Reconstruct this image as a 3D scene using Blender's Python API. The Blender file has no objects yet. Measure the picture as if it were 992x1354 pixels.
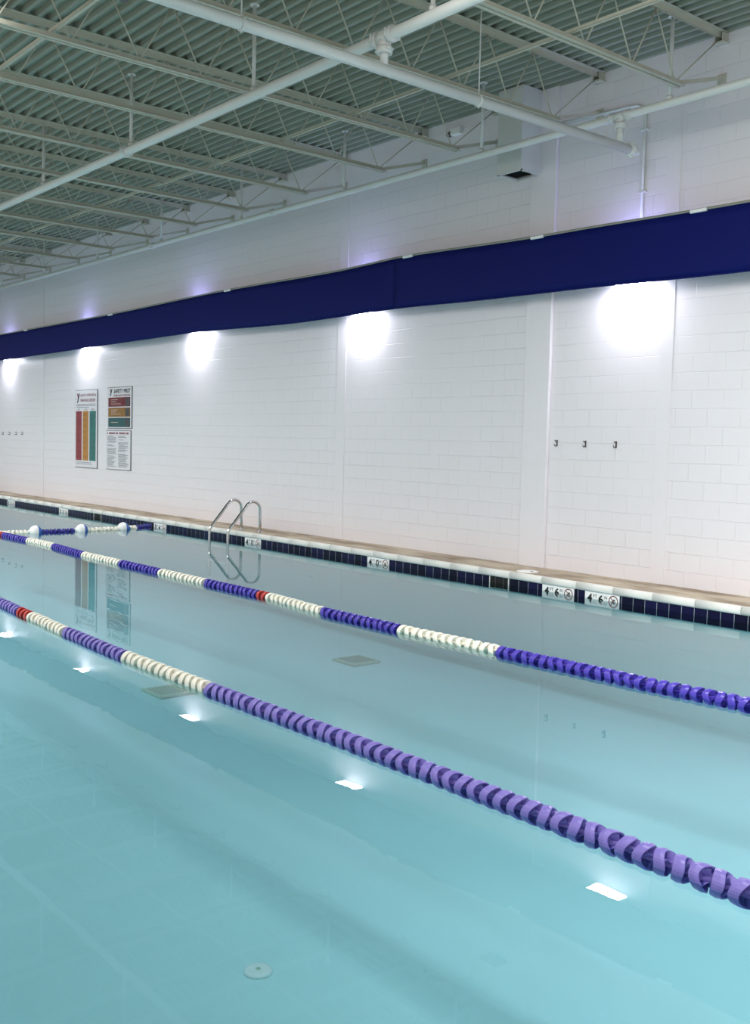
import bpy, bmesh, math, random
from mathutils import Vector, Matrix
random.seed(7)
S = bpy.context.scene
COL = S.collection
PI = math.pi

# ------------------------------------------------------------------ materials
def srgb(r, g, b):
    f = lambda c: (c/255/12.92) if c/255 <= .04045 else ((c/255+.055)/1.055)**2.4
    return (f(r), f(g), f(b), 1)

def mat(name, col, rough=.5, metal=0, noise=None, bump=None, coat=0, spec=.5):
    """principled material; noise = (scale, amount) breaks up the colour, bump = (scale, distance)"""
    m = bpy.data.materials.new(name); m.use_nodes = True
    nt = m.node_tree; p = nt.nodes['Principled BSDF']
    p.inputs['Base Color'].default_value = col
    p.inputs['Roughness'].default_value = rough
    p.inputs['Metallic'].default_value = metal
    p.inputs['Coat Weight'].default_value = coat
    p.inputs['Specular IOR Level'].default_value = spec
    tc = nt.nodes.new('ShaderNodeTexCoord')
    if noise:
        n = nt.nodes.new('ShaderNodeTexNoise'); n.inputs['Scale'].default_value = noise[0]; n.inputs['Detail'].default_value = 5
        nt.links.new(tc.outputs['Object'], n.inputs['Vector'])
        mx = nt.nodes.new('ShaderNodeMix'); mx.data_type = 'RGBA'
        k = noise[1]
        mx.inputs[6].default_value = (col[0]*(1-k), col[1]*(1-k), col[2]*(1-k), 1)
        mx.inputs[7].default_value = (min(1, col[0]*(1+k)), min(1, col[1]*(1+k)), min(1, col[2]*(1+k)), 1)
        nt.links.new(n.outputs['Fac'], mx.inputs[0])
        nt.links.new(mx.outputs[2], p.inputs['Base Color'])
    if bump:
        n = nt.nodes.new('ShaderNodeTexNoise'); n.inputs['Scale'].default_value = bump[0]; n.inputs['Detail'].default_value = 4
        nt.links.new(tc.outputs['Object'], n.inputs['Vector'])
        b = nt.nodes.new('ShaderNodeBump'); b.inputs['Distance'].default_value = bump[1]
        nt.links.new(n.outputs['Fac'], b.inputs['Height']); nt.links.new(b.outputs['Normal'], p.inputs['Normal'])
    return m

def block_wall_material(name, col):
    m = mat(name, col, rough=.38)
    nt = m.node_tree; p = nt.nodes['Principled BSDF']; L = nt.links.new
    tc = nt.nodes.new('ShaderNodeTexCoord'); sp = nt.nodes.new('ShaderNodeSeparateXYZ'); L(tc.outputs['Object'], sp.inputs[0])
    ad = nt.nodes.new('ShaderNodeMath'); ad.operation = 'SUBTRACT'; ad.inputs[1].default_value = .2278 - 40*.4064; L(sp.outputs[0], ad.inputs[0])
    az = nt.nodes.new('ShaderNodeMath'); az.operation = 'SUBTRACT'; az.inputs[1].default_value = .178 - 2*.2032; L(sp.outputs[2], az.inputs[0])
    cb = nt.nodes.new('ShaderNodeCombineXYZ'); L(ad.outputs[0], cb.inputs[0]); L(az.outputs[0], cb.inputs[1])
    wob = nt.nodes.new('ShaderNodeTexNoise'); wob.inputs['Scale'].default_value = 9
    L(tc.outputs['Object'], wob.inputs['Vector'])
    wv = nt.nodes.new('ShaderNodeVectorMath'); wv.operation = 'SCALE'; wv.inputs['Scale'].default_value = .012; L(wob.outputs['Color'], wv.inputs[0])
    av = nt.nodes.new('ShaderNodeVectorMath'); av.operation = 'ADD'; L(cb.outputs[0], av.inputs[0]); L(wv.outputs[0], av.inputs[1])
    br = nt.nodes.new('ShaderNodeTexBrick'); br.inputs['Scale'].default_value = 1
    br.inputs['Brick Width'].default_value = .4064; br.inputs['Row Height'].default_value = .2032
    br.inputs['Mortar Size'].default_value = .005; br.inputs['Mortar Smooth'].default_value = .6
    br.inputs['Color1'].default_value = (1, 1, 1, 1); br.inputs['Color2'].default_value = (.72, .72, .72, 1)
    L(av.outputs[0], br.inputs['Vector'])
    big = nt.nodes.new('ShaderNodeTexNoise'); big.inputs['Scale'].default_value = 1.3; big.inputs['Detail'].default_value = 3
    L(tc.outputs['Object'], big.inputs['Vector'])
    mr = nt.nodes.new('ShaderNodeMapRange'); mr.inputs['From Min'].default_value = .38; mr.inputs['From Max'].default_value = .62
    mr.inputs['To Min'].default_value = .05; L(big.outputs['Fac'], mr.inputs['Value'])
    mm = nt.nodes.new('ShaderNodeMath'); mm.operation = 'MULTIPLY'; L(br.outputs['Fac'], mm.inputs[0]); L(mr.outputs[0], mm.inputs[1])
    fine = nt.nodes.new('ShaderNodeTexNoise'); fine.inputs['Scale'].default_value = 55; fine.inputs['Detail'].default_value = 4
    L(tc.outputs['Object'], fine.inputs['Vector'])
    fm = nt.nodes.new('ShaderNodeMath'); fm.operation = 'MULTIPLY'; fm.inputs[1].default_value = .10; L(fine.outputs['Fac'], fm.inputs[0])
    face = nt.nodes.new('ShaderNodeMath'); face.operation = 'MULTIPLY'; face.inputs[1].default_value = .45; L(br.outputs['Color'], face.inputs[0])
    s1 = nt.nodes.new('ShaderNodeMath'); s1.operation = 'SUBTRACT'; L(face.outputs[0], s1.inputs[0]); L(mm.outputs[0], s1.inputs[1])
    s2 = nt.nodes.new('ShaderNodeMath'); s2.operation = 'ADD'; L(s1.outputs[0], s2.inputs[0]); L(fm.outputs[0], s2.inputs[1])
    b = nt.nodes.new('ShaderNodeBump'); b.inputs['Distance'].default_value = .007; b.inputs['Strength'].default_value = .58
    L(s2.outputs[0], b.inputs['Height']); L(b.outputs['Normal'], p.inputs['Normal'])
    return m

def tile_material():
    """six inch navy tiles with pale grout"""
    m = mat('navy_tile', srgb(20, 22, 62), rough=.3, spec=.15)
    nt = m.node_tree; p = nt.nodes['Principled BSDF']; L = nt.links.new
    tc = nt.nodes.new('ShaderNodeTexCoord'); sp = nt.nodes.new('ShaderNodeSeparateXYZ'); L(tc.outputs['Object'], sp.inputs[0])
    ad = nt.nodes.new('ShaderNodeMath'); ad.operation = 'ADD'; ad.inputs[1].default_value = 5.449 + .1525*400; L(sp.outputs[0], ad.inputs[0])
    md = nt.nodes.new('ShaderNodeMath'); md.operation = 'MODULO'; md.inputs[1].default_value = .1525; L(ad.outputs[0], md.inputs[0])
    lt = nt.nodes.new('ShaderNodeMath'); lt.operation = 'LESS_THAN'; lt.inputs[1].default_value = .006; L(md.outputs[0], lt.inputs[0])
    fl = nt.nodes.new('ShaderNodeMath'); fl.operation = 'FLOOR'
    dv = nt.nodes.new('ShaderNodeMath'); dv.operation = 'DIVIDE'; dv.inputs[1].default_value = .1525; L(ad.outputs[0], dv.inputs[0]); L(dv.outputs[0], fl.inputs[0])
    wn = nt.nodes.new('ShaderNodeTexWhiteNoise'); wn.noise_dimensions = '1D'; L(fl.outputs[0], wn.inputs['W'])
    mx0 = nt.nodes.new('ShaderNodeMix'); mx0.data_type = 'RGBA'; mx0.inputs[6].default_value = srgb(10, 10, 34); mx0.inputs[7].default_value = srgb(20, 20, 62)
    L(wn.outputs['Value'], mx0.inputs[0])
    mx = nt.nodes.new('ShaderNodeMix'); mx.data_type = 'RGBA'; mx.inputs[7].default_value = srgb(150, 160, 165)
    L(lt.outputs[0], mx.inputs[0]); L(mx0.outputs[2], mx.inputs[6]); L(mx.outputs[2], p.inputs['Base Color'])
    return m

def deck_material():
    m = mat('tan_deck', srgb(196, 178, 154), rough=.7, bump=(140, .002))
    nt = m.node_tree; p = nt.nodes['Principled BSDF']; L = nt.links.new
    tc = nt.nodes.new('ShaderNodeTexCoord')
    mp = nt.nodes.new('ShaderNodeMapping'); mp.inputs['Scale'].default_value = (1.1, 2.6, 1); mp.inputs['Rotation'].default_value = (0, 0, .5); L(tc.outputs['Object'], mp.inputs[0])
    n = nt.nodes.new('ShaderNodeTexNoise'); n.inputs['Scale'].default_value = 1.0; n.inputs['Detail'].default_value = 6; n.inputs['Roughness'].default_value = .6
    L(mp.outputs[0], n.inputs['Vector'])
    r = nt.nodes.new('ShaderNodeValToRGB')
    r.color_ramp.elements[0].position = .36; r.color_ramp.elements[0].color = srgb(132, 114, 94)  # darker brown noise patches, stretched on a slant
    r.color_ramp.elements[1].position = .58; r.color_ramp.elements[1].color = srgb(192, 178, 156)
    L(n.outputs['Fac'], r.inputs['Fac']); L(r.outputs[0], p.inputs['Base Color'])
    return m

def emitter(name, col, strength):
    m = bpy.data.materials.new(name); m.use_nodes = True; nt = m.node_tree
    nt.nodes.remove(nt.nodes['Principled BSDF'])
    e = nt.nodes.new('ShaderNodeEmission'); e.inputs[0].default_value = col; e.inputs[1].default_value = strength
    nt.links.new(e.outputs[0], nt.nodes['Material Output'].inputs[0])
    return m

def water_material():
    m = bpy.data.materials.new('pool_water'); m.use_nodes = True; nt = m.node_tree; L = nt.links.new
    nt.nodes.remove(nt.nodes['Principled BSDF'])
    t = nt.nodes.new('ShaderNodeBsdfTransparent'); t.inputs[0].default_value = (.66, .85, .895, 1)
    g = nt.nodes.new('ShaderNodeBsdfGlossy'); g.inputs['Roughness'].default_value = .0
    f = nt.nodes.new('ShaderNodeFresnel'); f.inputs['IOR'].default_value = 1.42
    mx = nt.nodes.new('ShaderNodeMixShader')
    tc = nt.nodes.new('ShaderNodeTexCoord')
    n = nt.nodes.new('ShaderNodeTexNoise'); n.inputs['Scale'].default_value = 1.6; n.inputs['Detail'].default_value = 2
    L(tc.outputs['Object'], n.inputs['Vector'])
    b = nt.nodes.new('ShaderNodeBump'); b.inputs['Distance'].default_value = .004; b.inputs['Strength'].default_value = .25
    L(n.outputs['Fac'], b.inputs['Height']); L(b.outputs[0], g.inputs['Normal'])
    L(f.outputs[0], mx.inputs[0]); L(t.outputs[0], mx.inputs[1]); L(g.outputs[0], mx.inputs[2])
    L(mx.outputs[0], nt.nodes['Material Output'].inputs[0])
    return m

M = dict(
    block=block_wall_material('painted_block', srgb(231, 227, 231)),
    paint=mat('smooth_white_paint', srgb(231, 227, 231), .35, noise=(14, .02), bump=(40, .0015)),
    deckmetal=mat('green_grey_roof_paint', srgb(146, 152, 138), .5, noise=(2.5, .14)),
    steel=mat('cream_steel_paint', srgb(190, 188, 172), .5, noise=(5, .06)),
    rail=mat('grey_rail', srgb(142, 142, 130), .5),
    pipe=mat('white_pipe_paint', srgb(214, 216, 212), .35, noise=(6, .03)),
    duct=mat('duct_paint', srgb(206, 208, 204), .42, noise=(4, .03)),
    black=mat('opening_shade', srgb(14, 14, 14), .8),
    blue=mat('navy_valance_vinyl', srgb(9, 19, 92), .6, noise=(1.1, .06), bump=(240, .0006), spec=.15),
    coping=mat('white_coping', srgb(226, 226, 220), .4, noise=(9, .05)),
    deck=deck_material(), tile=tile_material(),
    plaster=mat('pool_plaster', srgb(206, 233, 236), .7, noise=(.9, .06)),
    chrome=mat('stainless_steel', (.62, .62, .62, 1), .16, 1),
    dsteel=mat('dark_hook_metal', srgb(104, 102, 100), .35, .7),
    white=mat('white_plastic', srgb(240, 240, 238), .4),
    ink=mat('black_ink', srgb(16, 16, 18), .5),
    grey_ink=mat('grey_ink', srgb(120, 120, 126), .5),
    red_ink=mat('dark_red_ink', srgb(126, 26, 52), .5),
    sign_red=mat('sign_red', srgb(138, 40, 44), .2), sign_amber=mat('sign_amber', srgb(178, 122, 42), .2), sign_green=mat('sign_green', srgb(22, 110, 104), .2),
    sign_red_deep=mat('sign_deep_red', srgb(106, 22, 34), .2), sign_amber_deep=mat('sign_ochre', srgb(138, 96, 30), .2), sign_green_deep=mat('sign_deep_green', srgb(16, 80, 82), .2),
    sign_pale=mat('sign_pale_line', srgb(200, 176, 160), .3),
    sign_edge=mat('sign_grey_edge', srgb(110, 108, 114), .4),
    photo=mat('sign_photo', srgb(60, 66, 70), .3, noise=(30, .8)),
    sign=mat('sign_face', srgb(224, 223, 228), .16),
    f_violet=mat('violet_float', srgb(130, 118, 198), .3), f_blue=mat('blue_float', srgb(74, 60, 172), .3), f_white=mat('cream_float', srgb(246, 242, 228), .35), f_red=mat('red_float', srgb(190, 58, 52), .35),
    f_navy=mat('navy_float', srgb(48, 44, 140), .35),
    b_blue=mat('buoy_blue', srgb(34, 98, 176), .3),
    cable=mat('steel_cable', (.5, .5, .5, 1), .3, 1),
    drain=mat('drain_plate', srgb(186, 204, 186), .5), drain_dark=mat('drain_slot', srgb(120, 150, 136), .6),
    sym_red=mat('symbol_red', srgb(120, 30, 36), .4),
    lens=emitter('lamp_lens', (.92, .91, 1, 1), 60),
    bounce_glow=emitter('added_bounce_glow', (.44, .44, 1, 1), 60),
    water=water_material(),
)

# ------------------------------------------------------------------ mesh helpers
def box(bm, x0, x1, y0, y1, z0, z1, mi=0, bev=0):
    vs = [bm.verts.new((x, y, z)) for x in (x0, x1) for y in (y0, y1) for z in (z0, z1)]
    fs = [bm.faces.new([vs[i] for i in q]) for q in ((0, 1, 3, 2), (4, 6, 7, 5), (0, 4, 5, 1), (2, 3, 7, 6), (0, 2, 6, 4), (1, 5, 7, 3))]
    for f in fs: f.material_index = mi
    if bev:
        es = list({e for f in fs for e in f.edges})
        bmesh.ops.bevel(bm, geom=es, offset=bev, segments=2, affect='EDGES', profile=.5)

def tube(bm, pts, r, n=12, cap=True, mi=0, closed=False):
    pts = [Vector(p) for p in pts]; rings = []; up = None
    for i, p in enumerate(pts):
        if closed: d = (pts[(i+1) % len(pts)]-pts[i-1]).normalized()
        elif i == 0: d = (pts[1]-p).normalized()
        elif i == len(pts)-1: d = (p-pts[i-1]).normalized()
        else: d = ((p-pts[i-1]).normalized()+(pts[i+1]-p).normalized()).normalized()
        if up is None: up = d.orthogonal().normalized()
        u = (up-d*up.dot(d))
        u = u.normalized() if u.length > 1e-6 else d.orthogonal().normalized()
        up = u; w = d.cross(u)
        rr = r[i] if isinstance(r, (list, tuple)) else r
        rings.append([bm.verts.new(p+(u*math.cos(2*PI*k/n)+w*math.sin(2*PI*k/n))*rr) for k in range(n)])
    m = len(rings)
    for i in range(m if closed else m-1):
        a, b = rings[i], rings[(i+1) % m]
        for k in range(n):
            f = bm.faces.new((a[k], a[(k+1) % n], b[(k+1) % n], b[k])); f.smooth = True; f.material_index = mi
    if cap and not closed:
        bm.faces.new(rings[0][::-1]).material_index = mi; bm.faces.new(rings[-1]).material_index = mi

def lathe(bm, prof, o, axis='z', n=24, mi=0):
    """prof = [(radius, height)...] revolved about an axis through o"""
    rings = []
    for r, h in prof:
        ring = []
        for k in range(n):
            a = 2*PI*k/n; c, s = r*math.cos(a), r*math.sin(a)
            v = {'z': (c, s, h), 'y': (c, h, -s), 'x': (h, c, s)}[axis]
            ring.append(bm.verts.new((o[0]+v[0], o[1]+v[1], o[2]+v[2])))
        rings.append(ring)
    for a, b in zip(rings, rings[1:]):
        for k in range(n):
            f = bm.faces.new((a[k], a[(k+1) % n], b[(k+1) % n], b[k])); f.smooth = True; f.material_index = mi
    if prof[0][0] > 1e-5: bm.faces.new(rings[0][::-1]).material_index = mi
    if prof[-1][0] > 1e-5: bm.faces.new(rings[-1]).material_index = mi

def bar(bm, a, b, w, h, mi=0):
    """rectangular bar from a to b, w wide (horizontal), h high"""
    a, b = Vector(a), Vector(b); d = (b-a).normalized()
    s = d.cross(Vector((0, 0, 1)))
    s = s.normalized() if s.length > 1e-5 else Vector((1, 0, 0))
    u = s.cross(d)
    q = [(p+s*(i*w/2)+u*(j*h/2)) for p in (a, b) for i, j in ((-1, -1), (1, -1), (1, 1), (-1, 1))]
    v = [bm.verts.new(p) for p in q]
    for f in ((0, 1, 2, 3), (7, 6, 5, 4), (0, 4, 5, 1), (1, 5, 6, 2), (2, 6, 7, 3), (3, 7, 4, 0)):
        bm.faces.new([v[i] for i in f]).material_index = mi

def mesh_of(name, bm, mats, smooth_angle=None):
    bmesh.ops.recalc_face_normals(bm, faces=bm.faces)
    me = bpy.data.meshes.new(name); bm.to_mesh(me); bm.free()
    for m in (mats if isinstance(mats, (list, tuple)) else [mats]): me.materials.append(m)
    return me

def obj(name, bm, mats, parent=None):
    me = bm if isinstance(bm, bpy.types.Mesh) else mesh_of(name, bm, mats)
    o = bpy.data.objects.new(name, me); COL.objects.link(o)
    if parent is not None: o.parent = parent
    return o

def tag(o, label, cat, group=None, kind=None):
    o['label'] = label; o['category'] = cat
    if group: o['group'] = group
    if kind: o['kind'] = kind
    return o

def thing(name, label, cat, loc=(0, 0, 0), rz=0, group=None):
    o = bpy.data.objects.new(name, None); COL.objects.link(o)
    o.location = loc; o.rotation_euler = (0, 0, rz); o.empty_display_size = .1
    return tag(o, label, cat, group)

def struct(name, bm, m, label=None, cat=None):
    o = obj(name, bm, m); o['kind'] = 'structure'
    if label: o['label'] = label
    if cat: o['category'] = cat
    return o

def B(): return bmesh.new()

def interp(tab, x):
    tab = sorted(tab)
    if x <= tab[0][0]: return tab[0][1]
    for (a, p), (b, q) in zip(tab, tab[1:]):
        if x <= b:
            t = (x-a)/(b-a); t = t*t*(3-2*t)
            return p+(q-p)*t
    return tab[-1][1]

_font_cache = {}
def text_mesh(txt, x0, x1, zc, h, y, bold=0.0, mats=None, name='lettering', bm=None, mi=0):
    """flat upright lettering facing the pool, fitted into x0..x1 and height h, added to bm"""
    cu = bpy.data.curves.new('tmp_text', 'FONT'); cu.body = txt; cu.size = 1; cu.offset = bold; cu.extrude = .0
    cu.resolution_u = 4
    ob = bpy.data.objects.new('tmp_text', cu); COL.objects.link(ob)
    dg = bpy.context.evaluated_depsgraph_get(); me = ob.evaluated_get(dg).to_mesh()
    xs = [v.co.x for v in me.vertices]; ys = [v.co.y for v in me.vertices]
    sx = (x1-x0)/(max(xs)-min(xs)); sy = h/(max(ys)-min(ys))
    vs = [bm.verts.new((x0+(v.co.x-min(xs))*sx, y, zc-h/2+(v.co.y-min(ys))*sy)) for v in me.vertices]
    for p in me.polygons:
        try:
            f = bm.faces.new([vs[i] for i in p.vertices]); f.material_index = mi
        except ValueError: pass
    ob.evaluated_get(dg).to_mesh_clear()
    bpy.data.objects.remove(ob); bpy.data.curves.remove(cu)

def plate(bm, x0, x1, z0, z1, y, t=.002, mi=0):
    box(bm, x0, x1, y-t, y, z0, z1, mi)

# ------------------------------------------------------------------ the setting
XL, XR = -33.0, 4.5          # ends of the hall
WZ = -.16                    # water level
PY0, PY1 = -9.3, -.735       # pool edges
PX0, PX1 = -31.0, 2.6
ROOF = 6.0

bm = B(); box(bm, XL, XR, 0, .2, -.3, 6.06); struct('wall_back', bm, M['block'], 'white painted block wall behind the far side of the pool', 'wall')
bm = B(); box(bm, XL-.2, XL, -14, .2, -.3, 6.06); struct('wall_left', bm, M['block'], 'white painted block wall closing the far left end', 'wall')
# pilaster and smooth vertical strips on the wall
for n, (x0, x1, d) in enumerate(((-9.141, -8.728, .05), (-13.17, -12.94, .008), (-7.14, -6.95, .008), (-25.2, -25.03, .012)), 1):
    bm = B(); box(bm, x0, x1, -d, .0, 0.0, 6.0, bev=min(.006, d*.4))
    struct('trim_%d' % n, bm, M['paint'], None, None)

# corrugated roof deck, ribs along the wall
bm = B()
pitch = .1524
prof = []
y = .15
while y > -14.2:
    prof += [(y, ROOF), (y-.045, ROOF), (y-.062, ROOF+.055), (y-.135, ROOF+.055)]
    y -= pitch
top = [bm.verts.new((XL-.2, p[0], p[1])) for p in prof]; bot = [bm.verts.new((XR, p[0], p[1])) for p in prof]
for i in range(len(prof)-1): bm.faces.new((top[i], top[i+1], bot[i+1], bot[i]))
ht = [bm.verts.new((XL-.2, p[0], ROOF+.1)) for p in (prof[0], prof[-1])]; hb = [bm.verts.new((XR, p[0], ROOF+.1)) for p in (prof[0], prof[-1])]
bm.faces.new((ht[0], hb[0], hb[1], ht[1]))
bm.faces.new((top[0], bot[0], hb[0], ht[0])); bm.faces.new((top[-1], ht[1], hb[1], bot[-1]))
struct('ceiling', bm, M['deckmetal'], 'corrugated green grey metal roof deck above the joists', 'ceiling')

# pool deck round the basin
bm = B()
box(bm, XL, XR, -.705, 0, -.32, 0)
box(bm, XL, XR, -14, PY0-.035, -.32, 0)
box(bm, XL, PX0-.035, PY0-.035, -.705, -.32, 0)
box(bm, PX1+.035, XR, PY0-.035, -.705, -.32, 0)
struct('floor', bm, M['deck'], 'mottled tan pool deck beside the white wall', 'floor')

# bullnose coping with joints
def coping_run(bm, x0, x1, y0, sgn):
    prof = [(.035*sgn, -.075), (-.012*sgn, -.078), (-.022*sgn, -.060), (-.024*sgn, -.034), (-.018*sgn, -.012), (-.004*sgn, .002), (.012*sgn, .006), (.035*sgn, .006)]
    x = x0
    while x < x1-.01:
        e = min(x+.52, x1); a = [bm.verts.new((x+.003, y0+p, z)) for p, z in prof]; b = [bm.verts.new((e-.003, y0+p, z)) for p, z in prof]
        for i in range(len(prof)):
            j = (i+1) % len(prof); f = bm.faces.new((a[i], a[j], b[j], b[i])); f.smooth = 0 < i < 6
        bm.faces.new(a); bm.faces.new(b[::-1]); x = e
bm = B()
coping_run(bm, PX0, PX1, PY1, 1)
coping_run(bm, PX0, PX1, PY0, -1)
box(bm, PX0-.035, PX0+.02, PY0, PY1, -.075, .006); box(bm, PX1-.02, PX1+.035, PY0, PY1, -.075, .006)
struct('trim_5', bm, M['coping'], 'white bullnose coping along the pool edge', 'coping')

# tile band at the waterline
bm = B()
box(bm, PX0, PX1, PY1, PY1+.03, -.232, -.076)
box(bm, PX0, PX1, PY0-.03, PY0, -.232, -.076)
box(bm, PX0-.03, PX0, PY0, PY1, -.232, -.076); box(bm, PX1, PX1+.03, PY0, PY1, -.232, -.076)
struct('trim_6', bm, M['tile'], 'band of navy blue waterline tiles under the coping', 'tile')

# basin
bm = B()
def fz(x): return -1.02-.25*min(1, max(0, (x+26)/20))
xs = [PX0-.03, -26, -6, PX1+.03]
q = []
for yy in (PY0-.01, PY1+.01):
    q.append([bm.verts.new((x, yy, fz(x))) for x in xs]); q.append([bm.verts.new((x, yy, -.231)) for x in xs])
for i in range(3):
    bm.faces.new((q[0][i], q[0][i+1], q[2][i+1], q[2][i]))
    bm.faces.new((q[0][i], q[1][i], q[1][i+1], q[0][i+1])); bm.faces.new((q[2][i], q[2][i+1], q[3][i+1], q[3][i]))
bm.faces.new((q[0][0], q[2][0], q[3][0], q[1][0])); bm.faces.new((q[0][3], q[1][3], q[3][3], q[2][3]))
struct('pool_basin', bm, M['plaster'], 'pale aqua plaster basin under the pool water', 'pool')

bm = B()
v = [bm.verts.new(p) for p in ((PX0, PY0, WZ), (PX1, PY0, WZ), (PX1, PY1, WZ), (PX0, PY1, WZ))]; bm.faces.new(v)
wm = bpy.data.meshes.new('pool_water'); bm.to_mesh(wm); bm.free(); wm.materials.append(M['water'])
tag(obj('pool_water', wm, None), 'still turquoise pool water mirroring the white wall', 'water', kind='stuff')

# ------------------------------------------------------------------ roof joists
JX = [-4.83, -6.477, -8.108, -9.767, -11.217, -13.05, -14.71, -16.36, -17.99, -19.64, -21.35, -23.0, -24.65, -26.3]
TZ, BZ = 5.966, 5.30         # chord centres
YE = -13.6
def make_joist():
    r = thing('bar_joist', '', 'roof joist')
    bm = B()
    for s in (-1, 1):
        box(bm, s*.012-.003, s*.012+.003, YE, -.02, TZ-.032, TZ+.032); box(bm, min(s*.012, s*.062), max(s*.012, s*.062), YE, -.02, TZ+.026, TZ+.032)
    obj('top_chord', bm, M['steel'], r)
    bm = B()
    for s in (-1, 1):
        box(bm, s*.012-.003, s*.012+.003, YE, -.74, BZ-.022, BZ+.03); box(bm, min(s*.012, s*.052), max(s*.012, s*.052), YE, -.74, BZ-.028, BZ-.022)
    obj('bottom_chord', bm, M['steel'], r)
    pts = [(0, -.08, TZ-.03)]; y = -.86; k = 0
    while y > YE:
        pts.append((0, y, BZ if k % 2 == 0 else TZ-.03)); y -= .36; k += 1
    bm = B(); 
    for a, b in zip(pts, pts[1:]): tube(bm, [a, b], .008, 6)
    obj('web', bm, M['steel'], r)
    bm = B(); box(bm, -.07, .07, -.11, .0, TZ-.085, TZ-.07); box(bm, -.05, -.042, -.11, 0, TZ-.07, TZ+.02); box(bm, .042, .05, -.11, 0, TZ-.07, TZ+.02)
    obj('bearing_seat', bm, M['steel'], r)
    bm = B(); bar(bm, (0, -.76, BZ), (0, -.015, BZ+.22), .045, .012); bar(bm, (.018, -.76, BZ+.015), (.018, -.015, BZ+.235), .007, .04); box(bm, -.05, .05, -.018, 0, BZ+.16, BZ+.28)
    obj('wall_brace', bm, M['steel'], r)
    return r
def dup(root):
    c = root.copy(); COL.objects.link(c)
    for ch in list(root.children):
        d = ch.copy(); COL.objects.link(d); d.parent = c
    return c
jl = ['just a trace of it at the top right corner', 'first from the right, its brace meeting the wall at top right', 'second from the right, just above the thick sprinkler main',
      'third from the right, ending behind the square duct', 'fourth from the right, ending left of the square duct', 'fifth counted from the right', 'sixth counted from the right', 'seventh counted from the right', 'eighth counted from the right',
      'ninth counted from the right', 'tenth counted from the right', 'eleventh counted from the right', 'twelfth counted from the right, tiny at far left', 'thirteenth and last, in the far left corner']
J0 = make_joist()
for i, x in enumerate(JX):
    o = J0 if i == 0 else dup(J0)
    o.location = (x, 0, 0)
    tag(o, 'cream open-web roof joist, ' + jl[i], 'roof joist', 'roof joists under the metal deck')

for yb, lab in ((-2.5, 'thin cream bridging bar tying the joists together nearer the white wall'), (-6.1, 'thin cream bridging bar across the joists at the upper left, farther from the wall')):
    bm = B(); x = XL+.2; k = 0
    while x < XR-.5:
        e = min(x+6.1, XR-.3); bar(bm, (x, yb+(k % 2)*.03, BZ+.05), (e+.15, yb+(k % 2)*.03, BZ+.05), .032, .006); bar(bm, (x, yb+(k % 2)*.03-.013, BZ+.066), (e+.15, yb+(k % 2)*.03-.013, BZ+.066), .006, .032)
        x = e; k += 1
    tag(obj('bridging_bar', bm, M['steel']), lab, 'bridging bar', 'bridging bars')

# ------------------------------------------------------------------ sprinkler pipes
def coupling(bm, c, axis, r):
    """grooved coupling with two bolt ears"""
    lathe(bm, [(r*1.02, -.032), (r*1.34, -.032), (r*1.42, -.012), (r*1.42, .012), (r*1.34, .032), (r*1.02, .032)], c, axis, 20)
    for s in (-1, 1):
        off = {'x': (0, s*r*1.5, 0), 'y': (0, 0, s*r*1.5), 'z': (s*r*1.5, 0, 0)}[axis]
        p = Vector(c)+Vector(off); d = {'x': (0, 0, .035), 'y': (.035, 0, 0), 'z': (0, .035, 0)}[axis]
        tube(bm, [p-Vector(d), p+Vector(d)], .013, 8)
def pipe_run(label, y, z, r, x0, x1, hx, tee_x, tee_z, splice):
    t = thing('sprinkler_pipe', label, 'pipe')
    bm = B(); tube(bm, [(x0, y, z), (x1, y, z)], r, 20); obj('pipe', bm, M['pipe'], t)
    for x in hx:
        bm = B(); tube(bm, [(x, y, z+r*.6), (x, y, ROOF+.01)], .021, 10); lathe(bm, [(.03, 0), (.034, .02), (.03, .04)], (x, y, z+r*.8), 'z', 10); lathe(bm, [(.05, -.012), (.05, 0)], (x, y, ROOF), 'z', 10)
        obj('hanger', bm, M['pipe'], t)
    for x in splice:
        bm = B(); coupling(bm, (x, y, z), 'x', r); obj('coupling', bm, M['pipe'], t)
    bm = B(); tube(bm, [(tee_x-.09, y, z), (tee_x+.09, y, z)], r*1.22, 20); tube(bm, [(tee_x, y, z), (tee_x, y, z-r*2.1)], r*1.12, 20); obj('tee', bm, M['pipe'], t)
    for c, ax in (((tee_x-.1, y, z), 'x'), ((tee_x+.1, y, z), 'x'), ((tee_x, y, z-r*2.2), 'z')):
        bm = B(); coupling(bm, c, ax, r); obj('coupling', bm, M['pipe'], t)
    return t
HX = [-25.75, -23.1, -20.3, -17.57, -14.83, -12.07, -9.3, -6.58]
MX, MZ = -7.2, 4.81
pipe_run('long thin white sprinkler pipe running along the wall above the blue valance', -.79, 5.125, .043, XL+.1, XR-.1, HX, MX, MZ, (-13.9, -17.9))
pipe_run('long white sprinkler pipe crossing the upper left under the roof joists', -4.13, 5.09, .052, XL+.1, XR-.1, HX[2:], MX, MZ, (-12.2,))
t = thing('cross_main_pipe', 'thick white sprinkler main crossing under the others towards the wall', 'pipe')
bm = B(); tube(bm, [(MX, -13.5, MZ), (MX, -.60, MZ)], .049, 24); obj('pipe', bm, M['pipe'], t)
for yy, zz in ((-.79, 5.125), (-4.13, 5.09)):
    bm = B(); tube(bm, [(MX, yy, MZ+.04), (MX, yy, zz-.09)], .036, 18); lathe(bm, [(.037, -.004), (.041, 0), (.037, .004)], (MX, yy, MZ+.13), 'z', 18); obj('riser', bm, M['pipe'], t)
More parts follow.
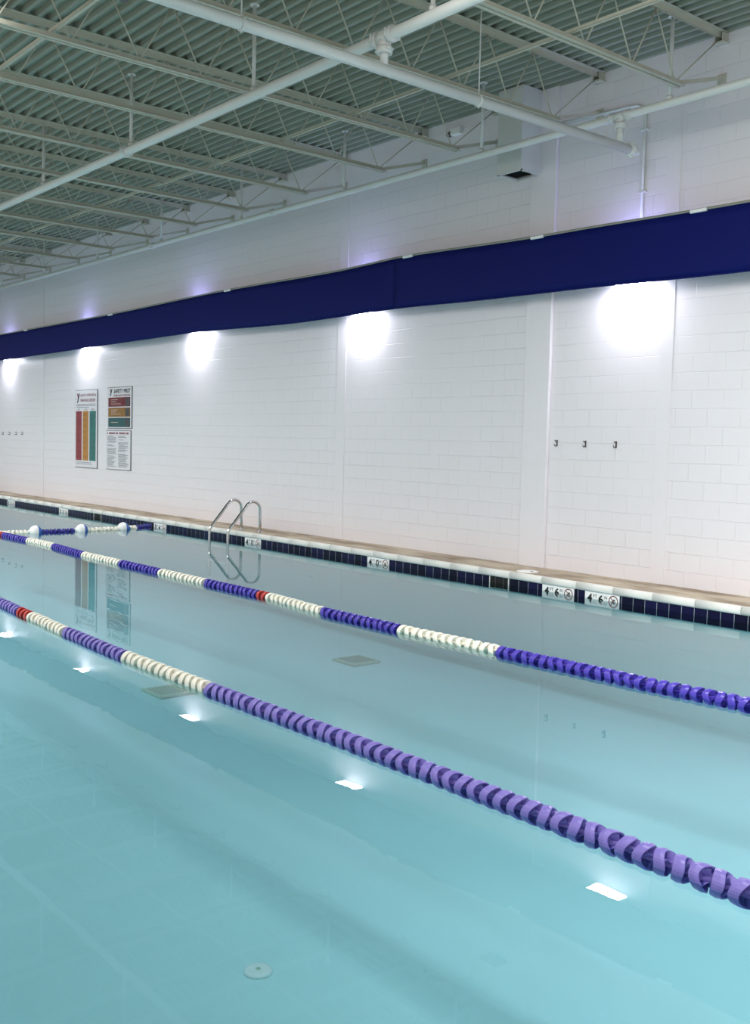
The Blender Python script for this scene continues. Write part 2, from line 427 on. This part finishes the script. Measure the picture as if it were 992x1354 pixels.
bm = B(); coupling(bm, (MX, -.59, MZ), 'y', .049); tube(bm, [(MX, -.57, MZ), (MX, -.50, MZ), (MX, -.44, MZ-.005)], [.053, .046, .014], 20); obj('end_cap', bm, M['pipe'], t)
for yy in (-1.02, -8.3):
    bm = B(); tube(bm, [(MX, yy, MZ+.05), (MX, yy, MZ+.11)], .012, 8); obj('clamp', bm, M['pipe'], t)
for yy in (-2.95, -5.6):
    bm = B(); tube(bm, [(MX, yy, MZ-.07), (MX, yy, ROOF)], .006, 6); lathe(bm, [(.051, -.012), (.058, -.012), (.058, .012), (.051, .012)], (MX, yy, MZ), 'y', 20); obj('hanger', bm, M['pipe'], t)
bm = B(); lathe(bm, [(.03, -.11), (.035, -.07), (.02, -.05)], (MX, -6.6, MZ), 'z', 12); obj('sprinkler_head', bm, M['dsteel'], t)

# electrical conduit on the wall
bm = B()
cp = [(-7.44, -.024, 3.5), (-7.44, -.024, 5.34)]
for k in range(1, 7):
    a = k/6*PI/2; cp.append((-7.44-.16*(1-math.cos(a)), -.024, 5.34+.16*math.sin(a)))
cp += [(-8.72, -.052, 5.53)]
tube(bm, cp, .019, 10)
t = tag(obj('conduit', bm, M['pipe']), 'thin white electrical conduit rising from the valance and bending left', 'conduit')
for z in (4.5, 5.2):
    bm = B(); box(bm, -7.49, -7.39, -.046, 0, z-.012, z+.012, bev=.004); obj('strap', bm, M['pipe'], t)

# square duct
t = thing('air_duct', 'white square air duct hanging on the wall from the roof', 'duct', (-9.2, -.2, 4.965))
bm = B()
x0, x1, y0, y1, h, w = -.205, .205, -.2, .195, ROOF-4.965, .014
box(bm, x0, x1, y0, y0+w, 0, h); box(bm, x0, x1, y1-w, y1, 0, h); box(bm, x0, x0+w, y0+w, y1-w, 0, h); box(bm, x1-w, x1, y0+w, y1-w, 0, h)
obj('body', bm, M['duct'], t)
bm = B()
for a, b, c, d in ((x0-.004, x1+.004, y0-.004, y0+.03), (x0-.004, x1+.004, y1-.03, y1), (x0-.004, x0+.03, y0, y1), (x1-.03, x1+.004, y0, y1)): box(bm, a, b, c, d, -.004, .012)
obj('flange', bm, M['duct'], t)
bm = B(); box(bm, x0+w, x1-w, y0+w, y1-w, .05, .07)
for k in range(7): box(bm, x0+w, x1-w, y0+.05+k*.045, y0+.056+k*.045, .02, .05)
g = obj('grille', bm, M['black'], t); g['label'] = 'dark opening of the duct'  # plate and slats coloured black for the shade inside the duct

t = thing('junction_box', 'small white box high on the wall left of the duct', 'electrical box', (-10.55, 0, 5.83))
bm = B(); box(bm, -.09, .09, -.07, 0, -.045, .045, bev=.008); obj('body', bm, M['white'], t)
bm = B(); tube(bm, [(-.09, -.035, 0), (-.17, -.035, -.02)], .035, 10); obj('nozzle', bm, M['dsteel'], t)

# ------------------------------------------------------------------ blue valance
BOT = [(-33, 3.45), (-27, 3.452), (-24, 3.474), (-20.5, 3.50), (-17.4, 3.515), (-13.7, 3.452), (-11.45, 3.475), (-9.4, 3.441), (-8.4, 3.432), (-5.87, 3.394), (4.5, 3.39)]
TOP = [(-33, 4.11), (-27, 4.106), (-21.5, 4.112), (-16, 4.17), (-12.9, 4.148), (-12.2, 4.16), (-11.5, 4.182), (-8.4, 4.117), (-5.9, 4.09), (4.5, 4.09)]
VY = -.31
def valance(x0, x1, label, clips):
    t = thing('valance_panel', label, 'valance', group=None)
    n = int((x1-x0)/.12); cols = []
    bm = B()
    for i in range(n+1):
        x = x0+(x1-x0)*i/n; zb, zt = interp(BOT, x), interp(TOP, x)
        col = []
        for j in range(9):
            s = j/8; z = zb+(zt-zb)*s
            yy = VY + .006*math.sin(x*1.7+s*2)*math.sin(s*PI) - .010*math.sin(s*PI)
            col.append((x, yy, z))
        cols.append(col)
    F = [[bm.verts.new(p) for p in c] for c in cols]; K = [[bm.verts.new((p[0], p[1]+.014, p[2])) for p in c] for c in cols]
    for i in range(n):
        for j in range(8):
            f = bm.faces.new((F[i][j], F[i+1][j], F[i+1][j+1], F[i][j+1])); f.smooth = True
            f = bm.faces.new((K[i][j], K[i][j+1], K[i+1][j+1], K[i+1][j])); f.smooth = True
        bm.faces.new((F[i][0], K[i][0], K[i+1][0], F[i+1][0])); bm.faces.new((F[i][8], F[i+1][8], K[i+1][8], K[i][8]))
    for i in (0, n):
        for j in range(8): bm.faces.new((F[i][j], F[i][j+1], K[i][j+1], K[i][j]))
    obj('fabric', bm, M['blue'], t)
    bm = B()
    tube(bm, [(c[8][0], VY+.006, c[8][2]+.008) for c in cols[::4]+[cols[-1]]], .016, 8); o = obj('rail', bm, M['rail'], t); o['label'] = 'pale grey top rail'
    bm = B()
    tube(bm, [(c[0][0], VY+.006, c[0][2]) for c in cols[::4]+[cols[-1]]], .011, 8); obj('hem', bm, M['blue'], t)
    for cx in clips:
        z = interp(TOP, cx)
        bm = B(); box(bm, cx-.10, cx+.10, VY-.026, VY+.03, z-.022, z+.014, bev=.006); o = obj('clip', bm, M['white'], t); o['label'] = 'white clip'
        bm = B(); bar(bm, (cx, VY+.02, z+.004), (cx, 0, z+.004), .04, .012); obj('bracket', bm, M['steel'], t)
valance(-11.45, XR, 'navy blue valance panel on the wall from the mid seam to the right edge', (-8.76, -6.49, -11.17))
valance(XL, -11.452, 'navy blue valance panel on the wall from the far left to the mid seam', (-15.99, -20.68, -25.4))

# lamps hidden behind the valance, mirrored in the water
LX = [-27.35, -22.5, -17.5, -12.47, -7.48, -2.5]
LZ = [3.485, 3.525, 3.55, 3.495, 3.447, 3.42]
ll = ['at the far left edge', 'above the tall coloured board', 'left of the ladder', 'near the seam of the valance', 'right of the pilaster, largest glare', 'past the right edge of the photo']
def make_lamp():
    r = thing('wall_lamp', '', 'lamp')
    bm = B()
    vs = [(-.25, -.02, .02), (.25, -.02, .02), (.25, -.265, .02), (-.25, -.265, .02), (-.2, -.02, .34), (.2, -.02, .34), (.2, -.19, .34), (-.2, -.19, .34)]
    v = [bm.verts.new(p) for p in vs]
    for f in ((0, 1, 2, 3), (7, 6, 5, 4), (0, 4, 5, 1), (1, 5, 6, 2), (2, 6, 7, 3), (3, 7, 4, 0)): bm.faces.new([v[i] for i in f])
    obj('housing', bm, M['white'], r)
    bm = B(); box(bm, -.12, .12, -.02, 0, .03, .30); obj('back_plate', bm, M['dsteel'], r)
    bm = B(); v = [bm.verts.new(p) for p in ((-.22, -.03, .0), (.22, -.03, .0), (.215, -.235, .0), (.16, -.25, .0), (-.16, -.25, .0), (-.215, -.235, .0))]
    bm.faces.new(v)
    e = [bm.verts.new((p.co.x, p.co.y, .02)) for p in v]
    for i in range(6): bm.faces.new((v[i], v[(i+1) % 6], e[(i+1) % 6], e[i]))
    o = obj('lens', bm, M['lens'], r); o['label'] = 'glowing lens'
    bm = B(); box(bm, -.15, .15, -.17, -.04, .34, .346); o = obj('top_glow', bm, M['bounce_glow'], r); o['label'] = 'added violet glow panel'  # added emitter imitating light bounced off the blue valance
    return r
L0 = make_lamp()
for i, x in enumerate(LX):
    o = L0 if i == 0 else dup(L0)
    o.location = (x, 0, LZ[i])
    tag(o, 'glowing lamp behind the blue valance, '+ll[i], 'lamp', 'wall lamps behind the valance')

# ------------------------------------------------------------------ boards on the wall
def y_logo(bm, x, z, w, h, y, i0=0, i1=1):
    def poly(pts, mi):
        f = bm.faces.new([bm.verts.new((x+a*w, y, z+b*h)) for a, b in pts]); f.material_index = mi
    poly([(0, 1), (.34, 1), (.62, .46), (.46, .30)], i1)
    poly([(.66, 1), (1, 1), (.36, 0), (.02, 0)], i0)
t = thing('safety_board', 'tall narrow white board with red, amber and green columns on the wall', 'sign', (-22.54, 0, .81))
W, Hh = 1.2, 1.785
bm = B(); box(bm, -W/2, W/2, -.018, 0, 0, Hh, bev=.004); obj('border', bm, M['sign_edge'], t)
bm = B(); plate(bm, -W/2+.014, W/2-.014, .014, Hh-.014, -.018, .003); obj('panel', bm, M['sign'], t)
for x0, x1, k in ((-.535, -.22, 'sign_red'), (-.165, .145, 'sign_amber'), (.2, .53, 'sign_green')):
    bm = B(); plate(bm, x0, x1, .17, 1.30, -.021, .003, 0)
    zz = 1.24
    while zz > .24:
        if random.random() < .6: plate(bm, x0+.03, x1-.03-random.random()*.1, zz, zz+.012, -.024, .0015, 1)
        zz -= .045
    o = obj('color_column', bm, [M[k], M[k+'_deep']], t); o['label'] = {'sign_red': 'red column', 'sign_amber': 'amber column', 'sign_green': 'green column'}[k]
bm = B(); y_logo(bm, -.49, 1.49, .16, .215, -.0225); text_mesh('the', -.545, -.50, 1.575, .03, -.0225, bm=bm); obj('logo', bm, [M['ink'], M['red_ink']], t)
bm = B(); text_mesh('AQUATIC SUPERVISION &', -.30, .53, 1.655, .075, -.0225, .012, bm=bm); text_mesh('SWIM RANGE GUIDELINES', -.30, .50, 1.545, .075, -.0225, .012, bm=bm); obj('heading', bm, M['red_ink'], t)
bm = B()
for z, a, b in ((1.455, -.5, .52), (1.42, -.5, .50), (1.385, -.5, .15), (.125, -.5, .3), (.09, -.5, .35)): plate(bm, a, b, z-.006, z+.006, -.021, .0015)
obj('text_lines', bm, M['grey_ink'], t)
bm = B(); text_mesh('RED', -.43, -.33, 1.335, .03, -.0225, .01, bm=bm); text_mesh('YELLOW', -.09, .08, 1.335, .03, -.0225, .01, bm=bm); text_mesh('GREEN', .28, .45, 1.335, .03, -.0225, .01, bm=bm); obj('column_headings', bm, M['ink'], t)

t = thing('safety_board', 'white board headed SAFETY FIRST with three coloured bars, above the text board', 'sign', (-20.84, 0, 1.715))
W, Hh = 1.17, .90
bm = B(); box(bm, -W/2, W/2, -.018, 0, 0, Hh, bev=.004); obj('border', bm, M['sign_edge'], t)
bm = B(); plate(bm, -W/2+.014, W/2-.014, .014, Hh-.014, -.018, .003); obj('panel', bm, M['sign'], t)
for z0, z1, k, lab in ((.475, .675, 'sign_red_deep', 'dark red bar'), (.255, .455, 'sign_amber_deep', 'ochre bar'), (.035, .235, 'sign_green_deep', 'dark green bar')):
    bm = B(); plate(bm, -.53, .52, z0, z1, -.021, .003, 0)
    for q in range(3 if k != 'sign_green_deep' else 1): plate(bm, -.40, -.40+(.34, .26, .48)[q], z1-.05-q*.045-.006-(.05 if k == 'sign_green_deep' else 0), z1-.05-q*.045+.006-(.05 if k == 'sign_green_deep' else 0), -.024, .0015, 1)
    o = obj('color_bar', bm, [M[k], M['sign_pale']], t); o['label'] = lab
    bm = B(); plate(bm, .30, .49, z0+.02, z1-.02, -.024, .002); o = obj('photo', bm, M['photo'], t); o['label'] = 'small dark photo'
bm = B(); y_logo(bm, -.47, .70, .13, .16, -.0225); text_mesh('the', -.52, -.48, .757, .022, -.0225, bm=bm); obj('logo', bm, [M['ink'], M['ink']], t)
bm = B(); text_mesh('SAFETY FIRST', -.27, .52, .81, .09, -.0225, .035, bm=bm); obj('heading', bm, M['ink'], t)
bm = B(); text_mesh('SWIM RANGE GUIDELINES', -.27, .52, .715, .05, -.0225, .014, bm=bm); obj('subheading', bm, M['red_ink'], t)

t = thing('safety_board', 'plain white board of two columns of small text under SAFETY FIRST', 'sign', (-20.88, 0, .82))
W, Hh = 1.18, .86
bm = B(); box(bm, -W/2, W/2, -.018, 0, 0, Hh, bev=.004); obj('border', bm, M['sign_edge'], t)
bm = B(); plate(bm, -W/2+.014, W/2-.014, .014, Hh-.014, -.018, .003); obj('panel', bm, M['sign'], t)
bm = B()
for a, b in ((-.53, -.50), (-.45, -.16), (-.12, -.02), (.04, .34), (.38, .50)):
    x = a
    while x < b-.01: plate(bm, x, min(b, x+.03), .775, .815, -.021, .0015); x += .04
obj('heading', bm, M['red_ink'], t)
bm = B()
for c0, c1 in ((-.53, -.08), (.0, .48)):
    z = .735
    while z > .05:
        if random.random() < .93: plate(bm, c0+random.choice((0, 0, .03)), c1-random.random()**2*.25, z-.006, z+.006, -.021, .0015)
        z -= .0275
obj('text_lines', bm, M['grey_ink'], t)

# ------------------------------------------------------------------ hooks
def make_hook():
    r = thing('coat_hook', '', 'hook')
    bm = B(); box(bm, -.014, .014, -.006, 0, -.045, .05, bev=.004); obj('plate', bm, M['dsteel'], r)
    bm = B(); tube(bm, [(0, -.004, .025), (0, -.03, .03), (0, -.055, .042)], [.007, .007, .009], 8)
    tube(bm, [(0, -.004, -.01), (0, -.022, -.036), (0, -.045, -.043), (0, -.062, -.03), (0, -.066, -.012)], [.007, .007, .007, .007, .009], 8); obj('prong', bm, M['dsteel'], r)
    return r
K0 = make_hook()
for i, (x, z, lab) in enumerate(((-8.598, 1.59, 'beside the pilaster, leftmost of three'), (-8.146, 1.587, 'middle of the three right of the pilaster'), (-7.687, 1.587, 'farthest right of the three right of the pilaster'),
        (-27.78, 1.56, 'outermost of the four at the left edge'), (-27.31, 1.563, 'second of the four at the left edge'), (-26.84, 1.566, 'third of the four at the left edge'), (-26.42, 1.57, 'fourth of the four, nearest the tall board'))):
    o = K0 if i == 0 else dup(K0)
    o.location = (x, 0, z); o.scale = (.8, .8, .85); tag(o, 'small dark coat hook on the wall, '+lab, 'hook', 'coat hooks on the wall')

# ------------------------------------------------------------------ depth markers
def no_dive(bm, cx, zc, r, y):
    n = 28
    for k in range(n):
        a, b = 2*PI*k/n, 2*PI*(k+1)/n
        f = bm.faces.new([bm.verts.new((cx+q*math.cos(t_), y, zc+q*math.sin(t_))) for q, t_ in ((r, a), (r, b), (r*.82, b), (r*.82, a))]); f.material_index = 0
    def stroke(p, q, w, mi):
        d = Vector((q[0]-p[0], q[1]-p[1])).normalized(); s = Vector((-d.y, d.x))*w/2
        f = bm.faces.new([bm.verts.new((cx+a*r, y-(.0006 if mi == 0 else 0), zc+b*r)) for a, b in ((p[0]+s.x, p[1]+s.y), (q[0]+s.x, q[1]+s.y), (q[0]-s.x, q[1]-s.y), (p[0]-s.x, p[1]-s.y))]); f.material_index = mi
    stroke((-.6, .6), (.6, -.6), .16, 0)
    stroke((-.42, -.42), (.2, .35), .24, 1); stroke((.2, .35), (.42, -.1), .16, 1); stroke((-.1, -.02), (.2, -.35), .18, 1); stroke((-.42, -.42), (-.5, -.02), .15, 1)
marks = [(-7.238, '4', '6', 'right one of the pair'), (-7.876, '4', '6', 'left of the pair, beside a skimmer'), (-11.163, '4', '0', 'between ladder and pilaster'),
         (-14.40, '4', '0', 'under the ladder'), (-17.606, '3', '6', 'left of the ladder'), (-22.08, '3', '0', 'below the tall board'), (-25.235, '3', '0', 'at the far left')]
for x, a, b, lab in marks:
    t = thing('depth_marker', 'white depth marker reading %s FT %s IN, %s' % (a, b, lab), 'depth marker', (x, PY1, -.154), group='depth markers in the tile band')
    bm = B(); box(bm, -.24, .24, -.004, 0, -.077, .077); obj('plate', bm, M['white'], t)
    bm = B()
    text_mesh(a, -.205, -.135, .004, .092, -.0046, .03, bm=bm); text_mesh('FT', -.122, -.068, .028, .036, -.0046, .008, bm=bm)
    text_mesh(b, -.048, .018, .004, .092, -.0046, .03, bm=bm); text_mesh('IN', .03, .072, .028, .036, -.0046, .008, bm=bm)
    obj('lettering', bm, M['ink'], t)
    bm = B(); no_dive(bm, .158, 0, .064, -.0046); o = obj('no_diving_symbol', bm, [M['sym_red'], M['ink']], t); o['label'] = 'red no-diving ring'

# skimmers, lid
for x0, x1, lab in ((-8.985, -8.655, 'dark skimmer mouth in the tile band below the pilaster'), (-20.51, -20.15, 'dark skimmer mouth in the tile band far off below the text boards')):
    cx = (x0+x1)/2; t = thing('pool_skimmer', lab, 'skimmer', (cx, PY1, -.154)); h = (x1-x0)/2
    bm = B(); box(bm, -h, h, -.003, 0, -.077, .077); obj('mouth', bm, M['black'], t)  # flat panel, its black stands for the shade inside the mouth
    bm = B(); box(bm, -h, -h+.012, -.007, 0, -.077, .077); box(bm, h-.012, h, -.007, 0, -.077, .077); box(bm, -h+.012, h-.012, -.007, 0, -.077, -.066); obj('frame', bm, M['coping'], t)
    bm = B(); box(bm, -h+.1, -h+.106, -.006, 0, -.066, .077); box(bm, h-.09, h-.084, -.006, 0, -.066, .077); obj('weir_flap', bm, M['dsteel'], t)
t = thing('skimmer_lid', 'round white skimmer lid set in the tan deck below the pilaster', 'lid', (-8.57, -.50, 0))
bm = B(); lathe(bm, [(.135, 0), (.135, .006), (.125, .009), (.02, .009), (.0001, .009)], (0, 0, 0), 'z', 32); obj('cover', bm, M['white'], t)
bm = B(); lathe(bm, [(.022, 0), (.022, .011), (.0001, .011)], (.07, 0, 0), 'z', 12); obj('finger_hole', bm, M['ink'], t)

# ------------------------------------------------------------------ ladder
t = thing('pool_ladder', 'shiny stainless steel pool ladder at the far pool edge', 'ladder', (-14.79, -.74, 0))
def arc(c, r, a0, a1, n): return [(c[0]+r*math.cos(math.radians(a0+(a1-a0)*k/n)), c[1]+r*math.sin(math.radians(a0+(a1-a0)*k/n))) for k in range(n+1)]
for x in (-.29, .29):
    ang = 42
    top = arc((.06, .375), .145, 0, 180-ang, 12)
    # slanting run down to the bend above the water, then straight down
    path = [(.205, 0), (.205, .2)] + top
    px_, pz_ = top[-1]
    path += [(-.38, .085), (-.405, .052), (-.415, .015), (-.415, -.3), (-.415, -.88), (-.40, -.92), (-.36, -.94), (-.06, -.94)]
    bm = B(); tube(bm, [(x, p[0], p[1]) for p in path], .024, 14); obj('handrail', bm, M['chrome'], t)
    bm = B(); lathe(bm, [(.052, .0), (.05, .012), (.03, .024), (.024, .026)], (x, .205, 0), 'z', 20); obj('escutcheon', bm, M['chrome'], t)
for z in (-.48, -.78):
    bm = B(); box(bm, -.29, .29, -.45, -.37, z-.02, z+.02, bev=.008); obj('tread', bm, M['white'], t)

# ------------------------------------------------------------------ floating ropes
def float_mesh(name, m, R=.055, half=.023, dark=None):
    """one lane float: a wavy rim on a hub, joined by a web of two twisted vanes"""
    bm = B(); n = 28
    def ring(r, f): return [bm.verts.new((f(2*PI*k/n), r*math.cos(2*PI*k/n), r*math.sin(2*PI*k/n))) for k in range(n)]
    w = lambda a: .009*math.sin(2*a)
    o0 = ring(R*.97, lambda a: -half-.010+w(a)); om = ring(R*1.035, lambda a: -.006+w(a)+.007*math.sin(2*a+.9)); o1 = ring(R*.98, lambda a: half-.006+w(a)*1.5)
    i1 = ring(R*.88, lambda a: half-.006+w(a)*1.5); im = ring(R*.80, lambda a: -.004); i0 = ring(R*.30, lambda a: -.012)
    h0 = ring(R*.28, lambda a: .042); h1 = ring(R*.16, lambda a: .043)
    b1 = ring(R*.86, lambda a: -half-.010+w(a)); b2 = ring(R*.72, lambda a: -.014); b3 = ring(R*.30, lambda a: -.024); b4 = ring(R*.28, lambda a: -.043); b5 = ring(R*.16, lambda a: -.043)
    seq = [b5, b4, b3, b2, b1, o0, om, o1, i1, im, i0, h0, h1, b5]
    for a, b in zip(seq, seq[1:]):
        for k in range(n):
            f = bm.faces.new((a[k], a[(k+1) % n], b[(k+1) % n], b[k])); f.smooth = a not in (o0, om, o1, b1)
    # two twisted vanes closing part of the open side
    for s in range(4):
        a0 = s*PI/2
        for k in range(5):
            a, b = a0+k*.12, a0+(k+1)*.12
            x0_, x1_ = .034-.007*k, .034-.007*(k+1)
            f = bm.faces.new([bm.verts.new(p) for p in ((x0_, R*.26*math.cos(a), R*.26*math.sin(a)), (x0_, R*.9*math.cos(a), R*.9*math.sin(a)), (x1_, R*.9*math.cos(b), R*.9*math.sin(b)), (x1_, R*.26*math.cos(b), R*.26*math.sin(b)))])
    me = mesh_of(name, bm, m)
    return me
FM = {k: float_mesh('float_'+k, M['f_'+k]) for k in ('violet', 'blue', 'white', 'red', 'navy')}
FMS = {k: float_mesh('small_float_'+k, M['f_'+k], R=.05, half=.016) for k in ('white', 'navy')}
FM['ball'] = None
words = {'violet': 'violet float', 'blue': 'deep blue float', 'white': 'cream white float', 'red': 'red float', 'navy': 'navy float'}
def rope(name, label, cat, path, segs, pitch, meshes, rcable, limit=100, axis='x', skip=()):
    """floats strung along path(s); segs = [(from, to, colour)] in the running coordinate, nearest end first"""
    t = thing(name, label, cat)
    spots = []
    for a, b, c in segs:
        n = max(1, round(abs(b-a)/pitch)); st = (b-a)/n
        for k in range(n):
            s = a+(k+.5)*st
            if any(abs(s-q) < w for q, w in skip): continue
            spots.append((s, c))
    def M4(s):
        p = path(s); d = (Vector(path(s+.01))-Vector(path(s-.01))).normalized()
        q = Vector((1, 0, 0)).rotation_difference(d if d.x > 0 or axis == 'y' else -d)
        return Matrix.Translation(p) @ q.to_matrix().to_4x4() @ Matrix.Rotation(random.random()*2*PI, 4, 'X')
    rest = {}
    for i, (s, c) in enumerate(spots):
        m4 = M4(s)
        if i < limit:
            o = obj('float', meshes[c], None, t); o.matrix_local = m4; o['label'] = words[c]
        else: rest.setdefault(c, []).append(m4)
    if rest:
        bm = B(); slots = []
        for c, ms in rest.items():
            for m4 in ms:
                k = bmesh.new(); k.from_mesh(meshes[c]); k.transform(m4)
                tmp = bpy.data.meshes.new('tmp'); k.to_mesh(tmp); k.free()
                n0 = len(bm.faces); bm.from_mesh(tmp); bm.faces.ensure_lookup_table()
                for f in bm.faces[n0:]: f.material_index = len(slots)
                bpy.data.meshes.remove(tmp)
            slots.append(M['f_'+c])
        o = obj('float_run', bm, slots, t); o['kind'] = 'stuff'; o['label'] = 'far end run of small floats'
    a, b = segs[0][0], segs[-1][1]
    n = max(2, int(abs(b-a)/.5))
    bm = B(); tube(bm, [path(a+(b-a)*k/n) for k in range(n+1)], rcable, 8); obj('cable', bm, M['cable'], t)
    return t, len(spots)
Y1 = [(-12, -6.33), (-10.33, -6.385), (-9.3, -6.44), (-8.4, -6.485), (-7.25, -6.515), (-6, -6.52), (-4.4, -6.50), (-3.4, -6.50), (-1.6, -6.50)]
Y2 = [(-18, -3.86), (-17.2, -3.835), (-15.6, -3.80), (-13.7, -3.90), (-11.6, -3.885), (-9.3, -3.865), (-8.1, -3.945), (-7, -3.942), (-5.8, -3.90), (-4.77, -3.858), (-3.6, -3.785), (-3.2, -3.76)]
FZ = WZ+.010
rope('lane_rope', 'nearer lane rope of violet and cream floats across the foreground water', 'lane rope', lambda s: (s, interp(Y1, s), FZ),
     [(-1.65, -6.0, 'violet'), (-6.0, -7.249, 'white'), (-7.249, -8.433, 'violet'), (-8.433, -9.337, 'white'), (-9.337, -9.64, 'red'), (-9.64, -10.75, 'violet')], .0895, FM, .006)
rope('lane_rope', 'farther lane rope of blue and cream floats, nearer the white wall', 'lane rope', lambda s: (s, interp(Y2, s), FZ),
     [(-3.25, -5.813, 'blue'), (-5.813, -6.996, 'white'), (-6.996, -8.158, 'blue'), (-8.158, -9.247, 'white'), (-9.247, -9.43, 'red'), (-9.43, -10.536, 'blue'), (-10.536, -11.644, 'white'),
      (-11.644, -12.722, 'blue'), (-12.722, -13.9, 'white'), (-13.9, -15.159, 'blue'), (-15.159, -16.193, 'white'), (-16.193, -17.2, 'blue'), (-17.2, -17.38, 'red')], .0895, FM, .006)
BY = (-1.484, -2.318, -3.161)
ct, _ = rope('buoy_line', 'far cross line of small floats with three white and blue buoys', 'buoy line', lambda s: (-17.55-.38*max(0, (s+1.62)/.86), s, FZ),
     [(-.76, -1.15, 'navy'), (-1.15, -1.3, 'white'), (-1.3, -2.3, 'white'), (-2.3, -3.3, 'navy'), (-3.3, -4.1, 'white')], .075, FMS, .005, axis='y', skip=[(q, .13) for q in BY])
for yb in BY:
    bm = B(); R = .110
    prof = [(R*math.cos(math.radians(a)), R*1.0*math.sin(math.radians(a))) for a in range(-86, 87, 8)]
    lathe(bm, prof, (0, 0, 0), 'y', 28)
    lathe(bm, [(.02, -.135), (.035, -.12), (.035, -.09)], (0, 0, 0), 'y', 12); lathe(bm, [(.035, .09), (.035, .12), (.02, .135)], (0, 0, 0), 'y', 12)
    for f in bm.faces: f.material_index = 1 if f.calc_center_median().y > .012 else 0
    o = obj('buoy', bm, [M['white'], M['b_blue']], ct); o.location = (-17.55-.38*max(0, (yb+1.62)/.86), yb, WZ+.02); o['label'] = 'white buoy with a blue cap'

# ------------------------------------------------------------------ fittings on the pool floor
for cx, cy, lab in ((-10.06, -1.98, 'square drain plate on the pool floor beyond both lane ropes'), (-9.95, -4.68, 'square drain plate on the pool floor between the two lane ropes')):
    t = thing('floor_drain', lab, 'drain', (cx, cy, fz(cx)))
    bm = B(); box(bm, -.22, .22, -.22, .22, 0, .03, bev=.008); obj('frame', bm, M['drain'], t)
    bm = B()
    for k in range(9): box(bm, -.17, .17, -.165+k*.04, -.15+k*.04, .03, .034)
    obj('grate', bm, M['drain_dark'], t)
t = thing('floor_inlet', 'round white inlet fitting on the pool floor in the foreground', 'inlet', (-4.44, -7.13, fz(-4.44)))
bm = B(); lathe(bm, [(.075, 0), (.075, .012), (.066, .02), (.05, .02), (.0001, .02)], (0, 0, 0), 'z', 32); obj('cover', bm, M['white'], t)
bm = B(); lathe(bm, [(.014, .018), (.014, .023), (.0001, .023)], (0, 0, 0), 'z', 12); obj('screw', bm, M['drain'], t)

# ------------------------------------------------------------------ world light through the open near side, added fill lights
w = bpy.data.worlds.new('world'); S.world = w; w.use_nodes = True
bg = w.node_tree.nodes['Background']; bg.inputs[0].default_value = (1, .99, .975, 1); bg.inputs[1].default_value = .62

for x, y, e in ((-29, -7.6, 128), (-24.5, -7.6, 128), (-20, -7.6, 128), (-15.5, -7.6, 105), (-11, -7.6, 85), (-4.2, -6.4, 120), (.2, -6.4, 215), (4, -6.4, 235),  # added area lights out of view, filling pool and wall, no fixtures
                (-13, -11, 72), (-8, -11, 74), (-3, -11, 58)):
    l = bpy.data.lights.new('unseen_fill_light', 'AREA'); l.shape = 'RECTANGLE'; l.size = 3.6; l.size_y = 2.2; l.spread = math.radians(128); l.energy = e; l.color = (1, .978, .96)
    o = bpy.data.objects.new('unseen_fill_light', l); COL.objects.link(o); o.location = (x, y, 5.0); o.rotation_euler = (math.radians(5 if y < -10 else 27 if x < -5 else 42), 0, 0)
# extra spots added under the wall lamps to brighten the water
for x, z in zip(LX, LZ):
    l = bpy.data.lights.new('added_pool_spot', 'SPOT'); l.energy = 120; l.spot_size = math.radians(124); l.spot_blend = 1; l.shadow_soft_size = 0; l.color = (.95, .96, 1)
    o = bpy.data.objects.new('added_pool_spot', l); COL.objects.link(o); o.location = (x, -.14, z-.11)
    o.rotation_euler = Vector((0, -.84, -.54)).to_track_quat('-Z', 'Y').to_euler()

# ------------------------------------------------------------------ camera
cam = bpy.data.cameras.new('camera'); co = bpy.data.objects.new('camera', cam); COL.objects.link(co)
yaw, p, r = math.radians(-50.2774), math.radians(3.80078), math.radians(1.38036)
fwd = Vector((math.sin(yaw)*math.cos(p), math.cos(yaw)*math.cos(p), -math.sin(p)))
ri = Vector((math.cos(yaw), -math.sin(yaw), 0)); up = ri.cross(fwd)
A = math.cos(r)*ri+math.sin(r)*up; U = math.cos(r)*up-math.sin(r)*ri
m = Matrix((A, U, -fwd)).transposed().to_4x4(); m.translation = (0, -10.0917, 1.53748)
co.matrix_world = m
cam.sensor_fit = 'HORIZONTAL'; cam.sensor_width = 36; cam.lens = 1371.0/992*36
cam.clip_start = .05; cam.clip_end = 200
S.camera = co

S.view_settings.view_transform = 'Standard'; S.view_settings.look = 'None'; S.view_settings.gamma = 1
S.view_settings.use_curve_mapping = False; S.view_settings.exposure = 0.28
S.cycles.max_bounces = 10; S.cycles.transparent_max_bounces = 12; S.cycles.diffuse_bounces = 6
S.cycles.sample_clamp_indirect = 6
